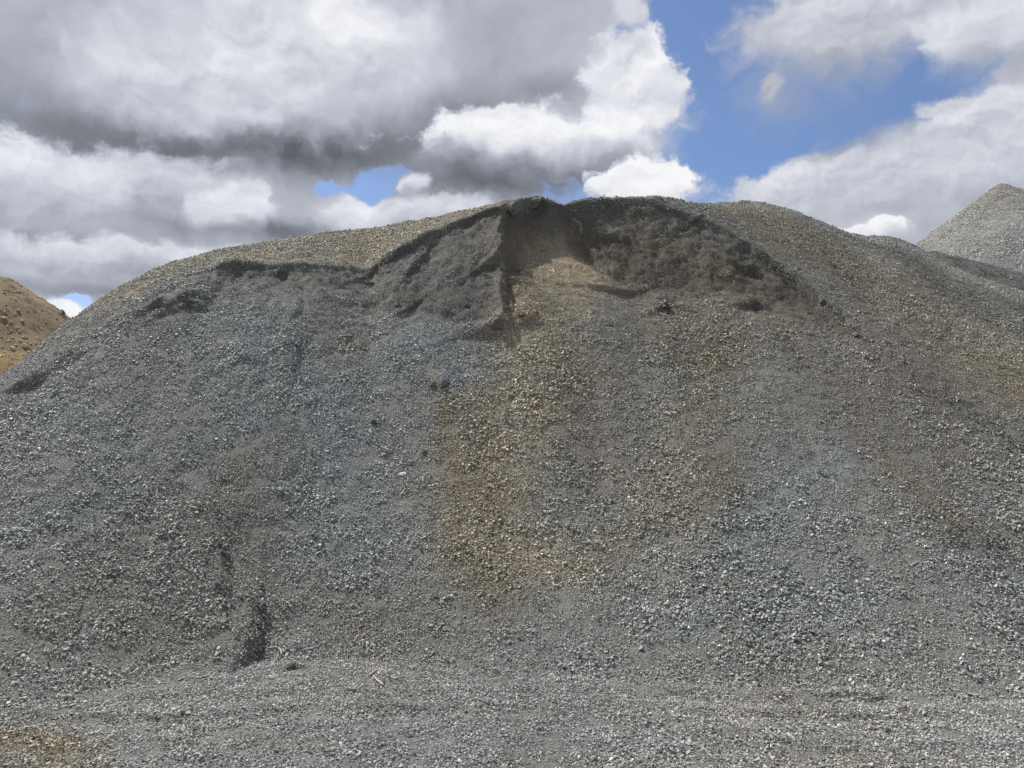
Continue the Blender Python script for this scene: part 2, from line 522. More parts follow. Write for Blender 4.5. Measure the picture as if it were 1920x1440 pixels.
SKYL = curve([(-900, 1230, 7.5), (-400, 960, 9.0), (-200, 825, 10.2), (0, 703, 11.4), (60, 655, 12.0), (130, 603, 12.8), (200, 556, 13.6), (280, 508, 14.6), (340, 485, 15.2), (400, 468, 15.9),
              (470, 459, 16.5), (550, 446, 17.0), (620, 437, 17.0), (700, 430, 16.9), (760, 419, 16.5), (850, 403, 16.0), (900, 391, 15.6), (940, 384, 15.3),
              (970, 378, 15.1), (1000, 376, 15.0), (1025, 379, 15.0), (1045, 386, 15.1), (1060, 387, 15.2), (1100, 380, 15.4), (1160, 373, 15.6), (1230, 366, 15.9), (1270, 370, 16.3), (1300, 378, 16.9),
              (1316, 381, 17.6), (1340, 378, 18.6), (1390, 377, 19.5), (1440, 383, 19.9), (1490, 395, 20.1), (1540, 414, 20.5), (1570, 427, 20.8), (1600, 438, 21.2), (1625, 443, 21.8), (1650, 443, 22.0), (1680, 448, 22.0),
              (1706, 457, 21.9), (1730, 468, 21.6), (1770, 492, 21.0), (1840, 520, 20.0), (1920, 548, 19.0), (2100, 650, 17.0), (2400, 840, 14.0), (2800, 1120, 9.5)])
LIP = curve([(-900, 1260, 7.0), (-400, 1000, 8.4), (0, 733, 10.35), (100, 665, 11.2), (200, 600, 12.0), (300, 545, 12.7), (370, 515, 13.1), (398, 506, 13.3), (408, 499, 13.3), (425, 494, 13.35), (450, 490, 13.4),
             (480, 494, 13.4), (500, 500, 13.4), (520, 499, 13.4), (560, 497, 13.45), (600, 500, 13.5), (650, 502, 13.55), (690, 510, 13.6), (705, 502, 13.65), (720, 488, 13.55), (745, 471, 13.55), (765, 462, 13.6),
             (790, 448, 13.7), (820, 434, 13.8), (850, 420, 13.85), (890, 406, 14.0), (920, 397, 14.1), (950, 389, 14.25), (975, 382, 14.6), (1000, 378.5, 14.85), (1025, 381, 14.85), (1045, 388.5, 14.85), (1100, 384, 14.95), (1160, 378, 15.1), (1215, 375, 15.2),
             (1240, 382, 15.15), (1270, 393, 15.05), (1295, 404, 14.95), (1305, 412, 14.85), (1330, 420, 14.7), (1380, 452, 14.3), (1400, 463, 14.2), (1450, 500, 13.7), (1490, 528, 13.3), (1540, 568, 12.75), (1610, 625, 12.0), (1700, 690, 11.2),
             (1800, 765, 10.4), (1920, 855, 9.4), (2100, 985, 8.4), (2400, 1140, 7.2), (2800, 1250, 6.6)])
# foot of the steep cut below the lip: v and slope
FOOT = curve([(-900, 1280, .7), (0, 765, .72), (300, 580, .74), (380, 556, .85), (405, 560, .92), (450, 550, .98), (520, 548, .95), (600, 545, .92), (690, 570, 1.0), (760, 596, 1.12), (850, 606, 1.12), (925, 606, 1.12),
              (945, 600, 1.0), (956, 545, 1.7), (975, 500, 2.2), (1000, 468, 2.3), (1060, 462, 2.1), (1110, 490, 1.6), (1160, 530, 1.35), (1220, 545, 1.25), (1300, 545, 1.15), (1400, 545, 1.1), (1450, 558, 1.1), (1540, 605, 1.1),
              (1610, 655, .9), (1700, 715, .78), (1920, 880, .7), (2300, 1120, .7), (2800, 1265, .7)])
TOE = curve([(-900, 1335), (0, 1325), (120, 1300), (300, 1268), (450, 1252), (700, 1240), (960, 1262), (1300, 1285), (1600, 1298), (1920, 1312), (2300, 1325), (2800, 1330)])
SAG = curve([(-900, .02), (0, .05), (300, .12), (700, .12), (960, .28), (1150, .30), (1400, .16), (1920, .04), (2800, 0)])


def build_profile():
    A = np.linspace(-1.05, 1.15, 700)
    YG = np.concatenate([np.arange(4.0, 17.5, 0.04), np.arange(17.5, 40, 0.08)])

    def at(cv, a, k, it=7):
        """value of curve at azimuth a: solves for the column"""
        u = CX + F_PX * a
        for _ in range(it):
            v = np.interp(u, cv[0], cv[1][:, 0])
            dy = CP - (CY - v) / F_PX * SP
            u = CX + F_PX * a * dy
        v = np.interp(u, cv[0], cv[1][:, 0])
        r = ray_ar(u, v)[1]
        return (r, np.interp(u, cv[0], cv[1][:, 1]) if cv[1].shape[1] > 1 else None)[k] if k < 2 else u

    r_s, y_s = at(SKYL, A, 0), at(SKYL, A, 1)
    r_l, y_l = at(LIP, A, 0), at(LIP, A, 1)
    r_f, s_f = at(FOOT, A, 0), at(FOOT, A, 1)
    r_t = at(TOE, A, 0)
    sag = np.interp(CX + F_PX * A, SAG[0], SAG[1][:, 0])
    u_l = at(LIP, A, 2)
    z12 = np.zeros(len(A)); YM = 11.7
    for i in range(len(A)):
        ys, yl = y_s[i], min(y_l[i], y_s[i] - 0.1); zl = CAM_H + r_l[i] * yl
        yf = min((zl - s_f[i] * yl - CAM_H) / (r_f[i] - s_f[i]), yl - 0.03); zf = CAM_H + r_f[i] * yf
        yt = -CAM_H / r_t[i]
        z12[i] = zf * (YM - yt) / (yf - yt)
    mid = (u_l > 930) & (u_l < 1200)
    ends = ~mid
    z12[mid] = np.interp(u_l[mid], u_l[ends], z12[ends])
    z13 = np.zeros(len(A)); YM2 = 12.85
    for i in range(len(A)):
        ys, yl = y_s[i], min(y_l[i], y_s[i] - 0.1); zl = CAM_H + r_l[i] * yl
        yf = min((zl - s_f[i] * yl - CAM_H) / (r_f[i] - s_f[i]), yl - 0.03); zf = CAM_H + r_f[i] * yf
        z13[i] = np.interp(YM2, [-CAM_H / r_t[i], yf, yl], [0, zf, zl])
    z13[mid] = np.interp(u_l[mid], u_l[ends], z13[ends])
    Zg = np.zeros((len(A), len(YG)))
    for i, a in enumerate(A):
        ys, zs = y_s[i], CAM_H + r_s[i] * y_s[i]
        yl = min(y_l[i], ys - 0.1); zl = CAM_H + r_l[i] * yl
        yf = (zl - s_f[i] * yl - CAM_H) / (r_f[i] - s_f[i]); yf = min(yf, yl - 0.03)
        zf = CAM_H + r_f[i] * yf
        yt = -CAM_H / r_t[i]; zt = 0.0
        if zl < 0.6:
            yf = 0.5 * (yt + yl); zf = 0.45 * zl
        yt = min(yt, yf - 0.4)
        kn_y = [yt - 3.0, yt - 1.0, yt]; kn_z = [-0.55, -0.22, 0.0]
        mid_ = mid[i] and yf > YM + 0.3
        if mid_:
            for t in (0.12, 0.25, 0.4, 0.55, 0.7, 0.85, 1.0):
                kn_y.append(yt + (YM - yt) * t); kn_z.append(z12[i] * t - sag[i] * 4 * t * (1 - t))
            if yf > YM2 + 0.25:
                kn_y.append(YM2); kn_z.append(z13[i] - 0.05)
        for t in () if mid_ else (0.12, 0.25, 0.4, 0.55, 0.7, 0.85):
            kn_y.append(yt + (yf - yt) * t); kn_z.append(zt + (zf - zt) * t - sag[i] * 4 * (lambda q: q * (1 - q))(min(1.0, t * (yf - yt) / max(min(yf, 12.2) - yt, 0.1))) * min(1, zf / 3))
        kn_y.append(yf); kn_z.append(zf)
        kn_y.append(yl); kn_z.append(zl)
        # dome from the lip to the skyline, slope falling to that of the sight line
        for t in np.linspace(0.125, 1, 8):
            sr = r_s[i]
            y = yl + (ys - yl) * t
            base = zl + (zs - zl) * t
            want = max((zs - zl) / (ys - yl) - sr, 0.0)      # bulge so that it arrives tangent to the sight line
            kn_y.append(y); kn_z.append(base + want * (ys - yl) * t * (1 - t))
        # behind the skyline: curve over and run down the far side
        y, z, s = ys, zs, r_s[i]
        while y < 41:
            y += 0.25; s = max(s - 0.10, -0.72); z += s * 0.25
            kn_y.append(y); kn_z.append(z)
        Zg[i] = np.interp(YG, kn_y, kn_z)
    return A, YG, Zg


PA, PY, PZ = build_profile()
PZs = gauss1(gauss1(PZ, 1.2, 0), 1.0, 1)
_w = smoothstep(PY, 11.3, 12.6)[None, :]
PZs = gauss1(gauss1(PZ, 16, 0), 4.0, 1) * (1 - _w) + PZs * _w


def pile_z(x, y):
    """height of the smooth pile, bilinear"""
    a = np.clip(x / np.maximum(y, 0.5), PA[0], PA[-1])
    ia = np.clip((a - PA[0]) / (PA[1] - PA[0]), 0, len(PA) - 1.001)
    iy = np.clip(np.interp(y, PY, np.arange(len(PY))), 0, len(PY) - 1.001)
    i0, j0 = ia.astype(int), iy.astype(int)
    fa, fy = ia - i0, iy - j0
    z = (PZs[i0, j0] * (1 - fa) + PZs[i0 + 1, j0] * fa) * (1 - fy) + (PZs[i0, j0 + 1] * (1 - fa) + PZs[i0 + 1, j0 + 1] * fa) * fy
    # beyond the fan the heap just runs out at its angle of repose
    over = np.maximum(np.abs(x) - np.where(x < 0, 13.5, 17.0), 0)
    return z - over * 0.7


def hit(u, v):
    """where the sight line of a photo point meets the smooth pile or the ground"""
    a, r = ray_ar(u, v)
    ys = np.linspace(4.0, 30.0, 2600)
    zr = CAM_H + r * ys
    zz = np.maximum(pile_z(a * ys, ys), 0.0)
    k = np.argmax(zz >= zr)
    y = ys[k] if (zz >= zr).any() else 30.0
    return np.array([a * y, y, CAM_H + r * y])


def seg_dist(P, a, b):
    ab = b - a
    t = np.clip(((P - a) @ ab) / (ab @ ab), 0, 1)
    d = P - (a + t[..., None] * ab)
    return np.sqrt((d * d).sum(-1)), t


# tints of the material itself (linear)
GREY = np.array([0.256, 0.264, 0.249])
BLUE = np.array([0.258, 0.279, 0.277])
TAN = np.array([0.335, 0.302, 0.228])
SAND = np.array([0.400, 0.335, 0.240])
OLIVE = np.array([0.240, 0.214, 0.155])
DAMP_SHADE = np.array([0.105, 0.097, 0.078])  # damp stone, also used to paint shade below the cut edges
WARM = np.array([0.245, 0.232, 0.204])
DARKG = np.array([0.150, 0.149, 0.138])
PALE = np.array([0.315, 0.308, 0.285])

# (colour, amount, radius px, line in photo points)
TINTS = [
    # original weathered tops
        (TAN, 1.15, 30, [(470, 475), (600, 465), (720, 460), (800, 425)]),
    (TAN, 0.9, 26, [(720, 470), (850, 410), (940, 390)]),
    (PALE, 0.6, 22, [(200, 590), (300, 540), (400, 497)]),
    (GREY, 0.9, 30, [(0, 720), (80, 660), (180, 610)]),
    (TAN, 0.55, 84, [(1340, 385), (1450, 410), (1560, 490), (1680, 560), (1800, 640), (1940, 725)]),
    (TAN, 0.4, 90, [(1400, 395), (1500, 430), (1620, 520), (1760, 610), (1930, 680)]),
    (DARKG, 0.9, 55, [(1640, 460), (1740, 520), (1850, 590), (1940, 640)]),
    (DARKG, 0.8, 60, [(1690, 480), (1800, 540), (1930, 590)]),
    (GREY, 1.0, 26, [(1250, 380), (1380, 430), (1500, 510), (1600, 590), (1750, 690), (1930, 810)]),
    (WARM, 0.7, 130, [(1480, 430), (1700, 560), (1900, 680)]), (OLIVE, 0.6, 130, [(1420, 420), (1600, 520), (1800, 660), (1940, 740)]),
    (WARM, 0.8, 110, [(1180, 440), (1330, 500), (1450, 580)]),
    (OLIVE, 0.65, 90, [(1160, 480), (1280, 540), (1400, 620)]),
    (OLIVE, 0.32, 110, [(1240, 640), (1330, 760), (1260, 900)]),
    (WARM, 0.7, 110, [(1560, 660), (1640, 780), (1740, 920)]),
    # fresh damp cut, with the shade of its steep faces painted in
    (DAMP_SHADE, 1.1, 30, [(960, 400), (1000, 395), (1060, 405)]),
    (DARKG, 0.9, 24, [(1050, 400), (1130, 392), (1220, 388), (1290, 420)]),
    (DAMP_SHADE, 0.9, 44, [(1090, 440), (1180, 490), (1200, 520)]),
    (DAMP_SHADE, 0.75, 44, [(1180, 470), (1300, 470), (1400, 500), (1500, 560)]),
    (DAMP_SHADE, 0.7, 40, [(1240, 520), (1340, 500), (1440, 540)]),
    (DAMP_SHADE, 0.7, 16, [(1300, 415), (1400, 475), (1540, 575), (1600, 625)]),  # scarp shade painted down the right edge, over the damp
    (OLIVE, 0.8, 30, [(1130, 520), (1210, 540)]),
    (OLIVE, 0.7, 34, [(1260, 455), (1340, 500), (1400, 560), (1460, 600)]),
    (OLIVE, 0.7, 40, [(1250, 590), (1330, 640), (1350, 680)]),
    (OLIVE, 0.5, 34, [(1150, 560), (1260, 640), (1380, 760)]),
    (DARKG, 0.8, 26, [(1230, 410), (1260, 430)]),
    (DAMP_SHADE, 0.7, 16, [(700, 505), (760, 466), (850, 424), (950, 395)]),  # dark band under the lip: scarp shade painted in with the damp
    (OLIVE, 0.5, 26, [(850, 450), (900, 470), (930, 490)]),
    (DARKG, 0.9, 46, [(735, 520), (800, 560), (900, 590)]), (DARKG, 0.8, 30, [(830, 480), (900, 540), (935, 560)]), (WARM, 0.8, 26, [(800, 470), (900, 440), (925, 470)]),  # dark strokes put the steep block's backlit shade into its damp colour
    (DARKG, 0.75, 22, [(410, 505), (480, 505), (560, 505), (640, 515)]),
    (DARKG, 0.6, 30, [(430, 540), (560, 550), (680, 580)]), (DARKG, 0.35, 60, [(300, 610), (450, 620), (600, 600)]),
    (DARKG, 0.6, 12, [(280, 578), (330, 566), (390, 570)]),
    # the pale run of dust down the middle and the tan fan below it
    (SAND, 1.9, 56, [(1010, 470), (1050, 500), (1020, 540)]),
    (SAND, 1.7, 40, [(1030, 490), (1000, 570), (970, 620)]),
    (SAND, 0.8, 40, [(1090, 500), (1050, 580), (1010, 650)]), (TAN, 1.3, 50, [(1040, 560), (1000, 620), (960, 690), (930, 740)]),
    (TAN, 1.2, 60, [(1010, 620), (1060, 700), (1030, 780)]),
    (TAN, 1.1, 62, [(930, 730), (980, 800), (920, 880)]), (TAN, 0.8, 62, [(920, 860), (950, 960), (1000, 1020)]),
    (OLIVE, 0.6, 60, [(860, 780), (880, 900), (930, 1000)]), (OLIVE, 1.3, 17, [(812, 700), (820, 780), (840, 860), (850, 930), (860, 1000)]),
    (OLIVE, 1.0, 54, [(870, 930), (900, 1040), (990, 1080)]),
    (TAN, 0.9, 54, [(900, 1000), (1000, 1060), (1090, 1060)]),
    (OLIVE, 0.7, 50, [(880, 1030), (930, 1120)]),
    (TAN, 0.4, 40, [(1280, 780), (1320, 830), (1270, 900), (1200, 960)]),
    (OLIVE, 0.55, 34, [(1340, 880), (1310, 950), (1250, 1010), (1150, 1040)]),
    (OLIVE, 0.5, 26, [(1560, 700), (1600, 800), (1640, 900)]),
    (WARM, 0.8, 70, [(1660, 700), (1720, 800), (1800, 900)]),
    (WARM, 0.7, 60, [(1640, 640), (1700, 700), (1850, 860)]),
    (OLIVE, 0.4, 50, [(1660, 860), (1760, 960), (1880, 1010)]),
    (DARKG, 0.6, 40, [(1740, 720), (1850, 800), (1940, 860)]),
    (DARKG, 0.5, 40, [(1800, 1000), (1900, 1040)]),
    # blue grey screes
    (BLUE, 1.0, 46, [(780, 640), (860, 650), (850, 700)]),
    (BLUE, 0.9, 60, [(600, 740), (640, 860), (700, 1000), (620, 1060)]),
    (BLUE, 0.6, 110, [(120, 760), (260, 860), (200, 960)]), (BLUE, 0.5, 90, [(360, 640), (520, 680)]), (BLUE, 0.7, 50, [(470, 760), (460, 900), (540, 1040)]),
    (BLUE, 0.8, 50, [(1560, 860), (1470, 930), (1380, 1020)]),
    (BLUE, 0.7, 80, [(1400, 1060), (1560, 1130), (1300, 1180)]),
    (BLUE, 0.6, 60, [(480, 560), (520, 640)]),
    (PALE, 0.5, 24, [(1430, 600), (1440, 660), (1400, 740)]),
    (BLUE, 0.9, 26, [(40, 1290), (150, 1230), (230, 1180)]),
    (WARM, 0.45, 70, [(300, 1000), (150, 1080), (60, 1180)]),
    (WARM, 0.6, 40, [(440, 860), (450, 980), (470, 1080)]),
    (WARM, 0.5, 60, [(560, 1130), (640, 1180), (760, 1210)]),
    (WARM, 0.4, 50, [(180, 1160), (300, 1180), (420, 1200)]),
    (WARM, 0.6, 60, [(1100, 700), (1140, 820), (1130, 900)]),
    (OLIVE, 0.5, 30, [(650, 635), (660, 650)]),
    (DARKG, 0.9, 9, [(1238, 572), (1245, 590)]),
    (DARKG, 0.8, 12, [(1400, 565), (1440, 562)]),
    # the trodden floor
    (OLIVE, 0.9, 50, [(0, 1370), (100, 1400), (60, 1440)]),
    (PALE, 0.6, 26, [(520, 1262), (640, 1250), (760, 1270)]),
    (PALE, 0.5, 30, [(200, 1330), (420, 1310), (700, 1330)]),
    (WARM, 0.8, 18, [(330, 1385), (480, 1378), (640, 1388)]),
    (BLUE, 0.6, 40, [(700, 1380), (1000, 1390), (1300, 1400)]),
    (PALE, 0.4, 20, [(1200, 1325), (1320, 1320)]),
    (BLUE, 0.7, 50, [(1500, 1390), (1900, 1400)]),
]
# places where coarse chips lie (+) or bare fines show (-)
COARSE = [
    (1.0, 44, [(520, 640), (620, 760), (700, 900), (640, 1040)]), (0.9, 40, [(560, 900), (580, 1060)]), (0.9, 50, [(1060, 640), (960, 800), (920, 1000), (1040, 1070)]),
    (0.8, 40, [(1270, 780), (1260, 920)]), (1.0, 60, [(1350, 1160), (1500, 1130), (1400, 1220)]), (1.0, 44, [(1780, 1060), (1900, 1060), (1900, 1180)]),
    (0.8, 60, [(60, 800), (240, 860), (300, 980)]), (0.8, 60, [(100, 1000), (300, 1080)]), (0.8, 40, [(220, 600), (120, 680)]), (0.9, 40, [(180, 1200), (300, 1180)]),
    (0.9, 34, [(500, 465), (760, 440)]), (1.0, 40, [(1400, 395), (1560, 470), (1900, 690)]), (0.8, 50, [(1340, 620), (1330, 740)]), (0.5, 40, [(1560, 1000), (1700, 1000)]),
    (-1.2, 34, [(1010, 470), (1050, 520), (990, 600)]), (-1.0, 40, [(1120, 700), (1150, 850)]), (-1.0, 34, [(1720, 1060), (1740, 1130)]), (-0.9, 40, [(450, 900), (460, 1020)]),
    (-1.0, 50, [(560, 1130), (760, 1200)]), (-0.8, 60, [(1100, 1150), (1200, 1240)]), (-0.7, 50, [(1050, 420), (1500, 540)]), (-0.8, 40, [(760, 540), (900, 560)]),
    (-0.9, 20, [(820, 740), (860, 960)]), (-0.8, 40, [(600, 1270), (300, 1340)]), (-0.9, 30, [(300, 1320), (600, 1340)]), (-0.7, 34, [(0, 700), (120, 640)]), (-0.5, 40, [(1680, 800), (1760, 900)]),
    (-0.8, 24, [(640, 880), (660, 960)]), (-0.8, 30, [(260, 840), (330, 900)]), (-0.8, 24, [(1160, 1330), (1320, 1330)]), (-0.7, 40, [(1450, 430), (1580, 560)]),
]
# small ledges: (line, height, decay length, which side stands higher: +1 left of the line's direction)
_K = (0.40, 0.50, 2.2)
_S = (0.25, 0.60, 1.3)
LEDGES = [
    ([(398, 507), (425, 495), (450, 491), (480, 495), (505, 501)], 0.15, 0.28, +1, _K),
    ([(505, 501), (530, 499), (560, 498), (600, 501), (650, 504), (690, 511)], 0.09, 0.28, +1, _K),
    ([(685, 520), (705, 503), (720, 489), (745, 472), (765, 463), (790, 449), (820, 435), (850, 421), (890, 407), (920, 398), (950, 390)], 0.19, 0.28, +1, _K),
    ([(760, 520), (775, 495), (800, 470), (812, 440)], 0.12, 0.25, +1, _K),
    ([(950, 389), (975, 382), (1000, 379), (1030, 384)], 0.22, 0.3, +1, _K),
    ([(948, 392), (941, 420), (938, 450), (948, 478), (956, 498)], 0.5, 0.35, -1, (0.15, 0.85, 1.0)),
    ([(1050, 390), (1100, 385), (1160, 379), (1215, 376)], 0.20, 0.25, +1, _K),
    ([(1215, 376), (1245, 386), (1270, 395), (1298, 406)], 0.16, 0.25, +1, _K),
    ([(1290, 415), (1306, 411), (1330, 421), (1355, 436), (1380, 453)], 0.19, 0.28, +1, _K),
    ([(1378, 454), (1400, 464), (1425, 482), (1450, 501), (1475, 518)], 0.24, 0.25, +1, _K),
    ([(1470, 516), (1490, 529), (1515, 550), (1548, 574)], 0.26, 0.25, +1, _K),
    ([(1180, 455), (1160, 445), (1120, 440), (1085, 452)], 0.10, 0.3, -1, _K),
    ([(1030, 440), (1060, 448), (1100, 470), (1130, 510), (1180, 540)], 0.16, 0.3, +1, _K),
    ([(408, 960), (418, 1020), (426, 1070), (427, 1120)], 0.22, 0.24, -1, _S),
    ([(484, 1125), (478, 1165), (468, 1205), (448, 1240)], 0.30, 0.26, -1, _S),
    ([(470, 1060), (485, 1100), (480, 1130)], 0.06, 0.25, -1),
    ([(548, 640), (551, 665), (547, 690)], 0.15, 0.2, -1),
    ([(487, 705), (482, 735)], 0.06, 0.2, -1),
    ([(560, 560), (559, 585), (545, 600)], 0.07, 0.2, -1),
    ([(270, 590), (295, 574), (315, 582)], 0.13, 0.22, +1),
    ([(322, 576), (345, 560), (378, 558), (392, 564)], 0.15, 0.25, +1),
    ([(340, 580), (365, 572), (390, 577)], 0.15, 0.18, +1),
    ([(10, 738), (60, 718), (90, 700)], 0.16, 0.35, +1),
    ([(95, 690), (125, 670), (150, 655)], 0.08, 0.3, +1),
    ([(735, 596), (758, 590), (778, 568), (786, 563)], 0.10, 0.22, +1),
    ([(800, 578), (830, 588), (860, 601)], 0.07, 0.2, +1),
    ([(700, 560), (703, 578), (725, 596)], 0.07, 0.2, +1),
    ([(1060, 396), (1090, 420), (1100, 455)], 0.12, 0.3, -1),
    ([(1320, 470), (1340, 500), (1335, 530)], 0.07, 0.25, -1),
    ([(893, 628), (925, 622), (944, 610), (948, 588)], 0.26, 0.35, +1),
    ([(972, 604), (990, 600), (1002, 582), (996, 566)], 0.14, 0.22, +1),
    ([(905, 506), (930, 490), (948, 478), (956, 500)], 0.26, 0.30, +1),
    ([(690, 560), (702, 572), (700, 580)], 0.10, 0.2, +1),
    ([(800, 720), (826, 725), (846, 716)], 0.08, 0.16, +1),
    ([(1390, 570), (1420, 562), (1450, 572)], 0.15, 0.25, +1),
    ([(1232, 582), (1246, 578), (1256, 570)], 0.14, 0.18, +1),
    ([(1100, 540), (1150, 548), (1215, 545)], 0.13, 0.35, +1),
    ([(1380, 490), (1410, 500), (1430, 512)], 0.18, 0.3, +1),
    ([(1238, 480), (1244, 470), (1250, 462)], 0.09, 0.3, -1),
    ([(1500, 560), (1540, 585), (1570, 612)], 0.08, 0.3, +1),
    ([(1545, 572), (1580, 600), (1612, 626), (1660, 662), (1720, 706), (1800, 766), (1900, 838)], 0.13, 0.3, +1, (0.3, 0.6, 2.2)),
    ([(1560, 530), (1600, 548), (1640, 570)], 0.05, 0.25, -1),
    ([(440, 690), (470, 680), (492, 690)], 0.06, 0.2, +1),
    ([(400, 540), (412, 520), (408, 505)], 0.10, 0.25, +1),
    ([(515, 512), (530, 512), (536, 506)], 0.12, 0.2, +1),
    ([(1200, 1305), (1290, 1300), (1370, 1303)], 0.03, 0.3, +1),
    ([(1330, 1378), (1350, 1380), (1400, 1386)], 0.05, 0.2, +1),
    ([(520, 1258), (560, 1250), (610, 1256)], 0.04, 0.2, +1),
]


def world_line(pts):
    return np.array([hit(u, v) for u, v in pts])


# outlines of the freshly dug faces, where the inside of the heap lies open: damp, unsorted, darkened also for the shade of steep faces
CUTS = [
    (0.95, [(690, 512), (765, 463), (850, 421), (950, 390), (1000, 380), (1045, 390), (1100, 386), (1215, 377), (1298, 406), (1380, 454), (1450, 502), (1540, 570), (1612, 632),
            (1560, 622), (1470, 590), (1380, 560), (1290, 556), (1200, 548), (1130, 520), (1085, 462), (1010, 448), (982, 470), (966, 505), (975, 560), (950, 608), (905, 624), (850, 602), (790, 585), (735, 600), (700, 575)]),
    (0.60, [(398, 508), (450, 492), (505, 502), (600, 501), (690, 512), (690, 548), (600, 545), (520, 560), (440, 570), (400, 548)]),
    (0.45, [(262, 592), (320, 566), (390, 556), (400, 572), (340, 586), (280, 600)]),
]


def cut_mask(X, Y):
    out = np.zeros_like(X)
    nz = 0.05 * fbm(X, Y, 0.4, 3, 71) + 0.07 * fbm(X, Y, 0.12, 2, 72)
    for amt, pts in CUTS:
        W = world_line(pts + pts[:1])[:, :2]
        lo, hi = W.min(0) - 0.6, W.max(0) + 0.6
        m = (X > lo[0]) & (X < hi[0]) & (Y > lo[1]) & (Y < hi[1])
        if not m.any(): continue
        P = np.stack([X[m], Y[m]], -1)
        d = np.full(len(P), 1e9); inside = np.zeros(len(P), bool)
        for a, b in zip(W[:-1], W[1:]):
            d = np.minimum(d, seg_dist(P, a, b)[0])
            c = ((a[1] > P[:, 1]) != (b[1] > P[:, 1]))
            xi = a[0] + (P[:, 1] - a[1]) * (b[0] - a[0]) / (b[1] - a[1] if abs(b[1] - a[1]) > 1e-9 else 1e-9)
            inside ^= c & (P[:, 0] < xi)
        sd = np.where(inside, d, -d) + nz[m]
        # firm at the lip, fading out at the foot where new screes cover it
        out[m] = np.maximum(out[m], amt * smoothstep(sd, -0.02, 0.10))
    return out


def paint(X, Y, Z, base):
    Pw = np.stack([X, Y, Z], -1)
    wx = fbm(X, Y, 0.9, 4, 5) * 0.30; wy = fbm(X, Y, 0.9, 4, 6) * 0.30
    small = fbm(X, Y * 0.6, 0.35, 3, 7) + 1.3 * fbm(X, Y, 0.10, 2, 17)
    Pw = Pw + np.stack([wx, wy, 0 * wx], -1)
    col = np.broadcast_to(base, X.shape + (3,)).copy()
    U = CX + F_PX * X / np.maximum(Y * CP + (Z - CAM_H) * SP, 0.5)
    yl = np.interp(U, LIP[0], LIP[1][:, 1])
    fm = 1 - smoothstep(Y + 0.06 * small, yl - 0.01, yl + 0.10)
    rear = smoothstep(Y + 0.05 * small, yl + 0.02, yl + 0.20) * smoothstep(U, 60, 260) * (1 - smoothstep(U, 930, 965)) * smoothstep(Z, 0.5, 1.5)
    k = (rear * (0.68 + 0.4 * small))[..., None].clip(0, 1)
    col = col * (1 - k) + TAN * k
    for c, amt, rad, pts in TINTS:
        W = world_line(pts)
        r = rad * np.median(W[:, 1]) / F_PX
        lo, hi = W.min(0) - 3.2 * r - 0.4, W.max(0) + 3.2 * r + 0.4
        m = (X > lo[0]) & (X < hi[0]) & (Y > lo[1] - 0.5) & (Y < hi[1] + 0.5)
        if not m.any(): continue
        Pm = Pw[m]
        d = np.full(len(Pm), 1e9)
        for a, b in zip(W[:-1], W[1:]):
            d = np.minimum(d, seg_dist(Pm, a, b)[0])
        k = np.clip(amt * np.exp(-(d / (1.25 * r)) ** 2) * (1 + 0.5 * small[m]), 0, 1)[:, None]
        if (c is DAMP_SHADE or c is DARKG) and np.mean([q[1] for q in pts]) < 640 and np.mean([q[0] for q in pts]) < 1560:
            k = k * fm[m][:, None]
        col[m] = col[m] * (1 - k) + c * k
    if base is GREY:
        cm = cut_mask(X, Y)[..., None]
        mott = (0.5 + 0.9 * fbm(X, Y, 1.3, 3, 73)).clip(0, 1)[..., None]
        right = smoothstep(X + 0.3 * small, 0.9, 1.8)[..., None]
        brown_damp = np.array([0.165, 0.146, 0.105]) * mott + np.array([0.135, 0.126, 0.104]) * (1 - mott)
        damp = (DAMP_SHADE * 1.12 * mott + DARKG * 0.80 * (1 - mott)) * (1 - right) + brown_damp * right
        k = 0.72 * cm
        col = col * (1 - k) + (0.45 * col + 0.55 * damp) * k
    v = 1 + 0.10 * fbm(X, Y * 0.45, 0.8, 4, 8) + 0.09 * fbm(X, Y * 0.12, 0.5, 3, 18) + 0.10 * fbm(X, Y, 3.0, 3, 9)
    warm = fbm(X, Y * 0.5, 1.6, 4, 10)[..., None] * np.array([0.05, 0.01, -0.06])
    return np.clip(col * v[..., None] * (1 + warm), 0.03, 0.6)


def chip_fields(X, Y, Z, vis):
    Pw = np.stack([X + fbm(X, Y, 0.7, 3, 15) * 0.25, Y + fbm(X, Y, 0.7, 3, 16) * 0.25, Z], -1)
    c = 0.30 + 0.30 * fbm(X, Y * 0.4, 1.1, 4, 12) + 0.38 * fbm(X, Y * 0.13, 0.55, 3, 13)
    for amt, rad, pts in COARSE:
        W = world_line(pts)
        r = rad * np.median(W[:, 1]) / F_PX
        lo, hi = W.min(0) - 3.2 * r, W.max(0) + 3.2 * r
        m = (X > lo[0]) & (X < hi[0]) & (Y > lo[1]) & (Y < hi[1])
        if not m.any(): continue
        Pm = Pw[m]; d = np.full(len(Pm), 1e9)
        for a, b in zip(W[:-1], W[1:]):
            d = np.minimum(d, seg_dist(Pm, a, b)[0])
        c[m] += amt * 0.6 * np.exp(-(d / (1.2 * r)) ** 2)
    c = np.clip(c, 0.04, 1.15)
    return np.clip(1.0 - 0.2 * c, 0.3, 1) * vis, c * vis


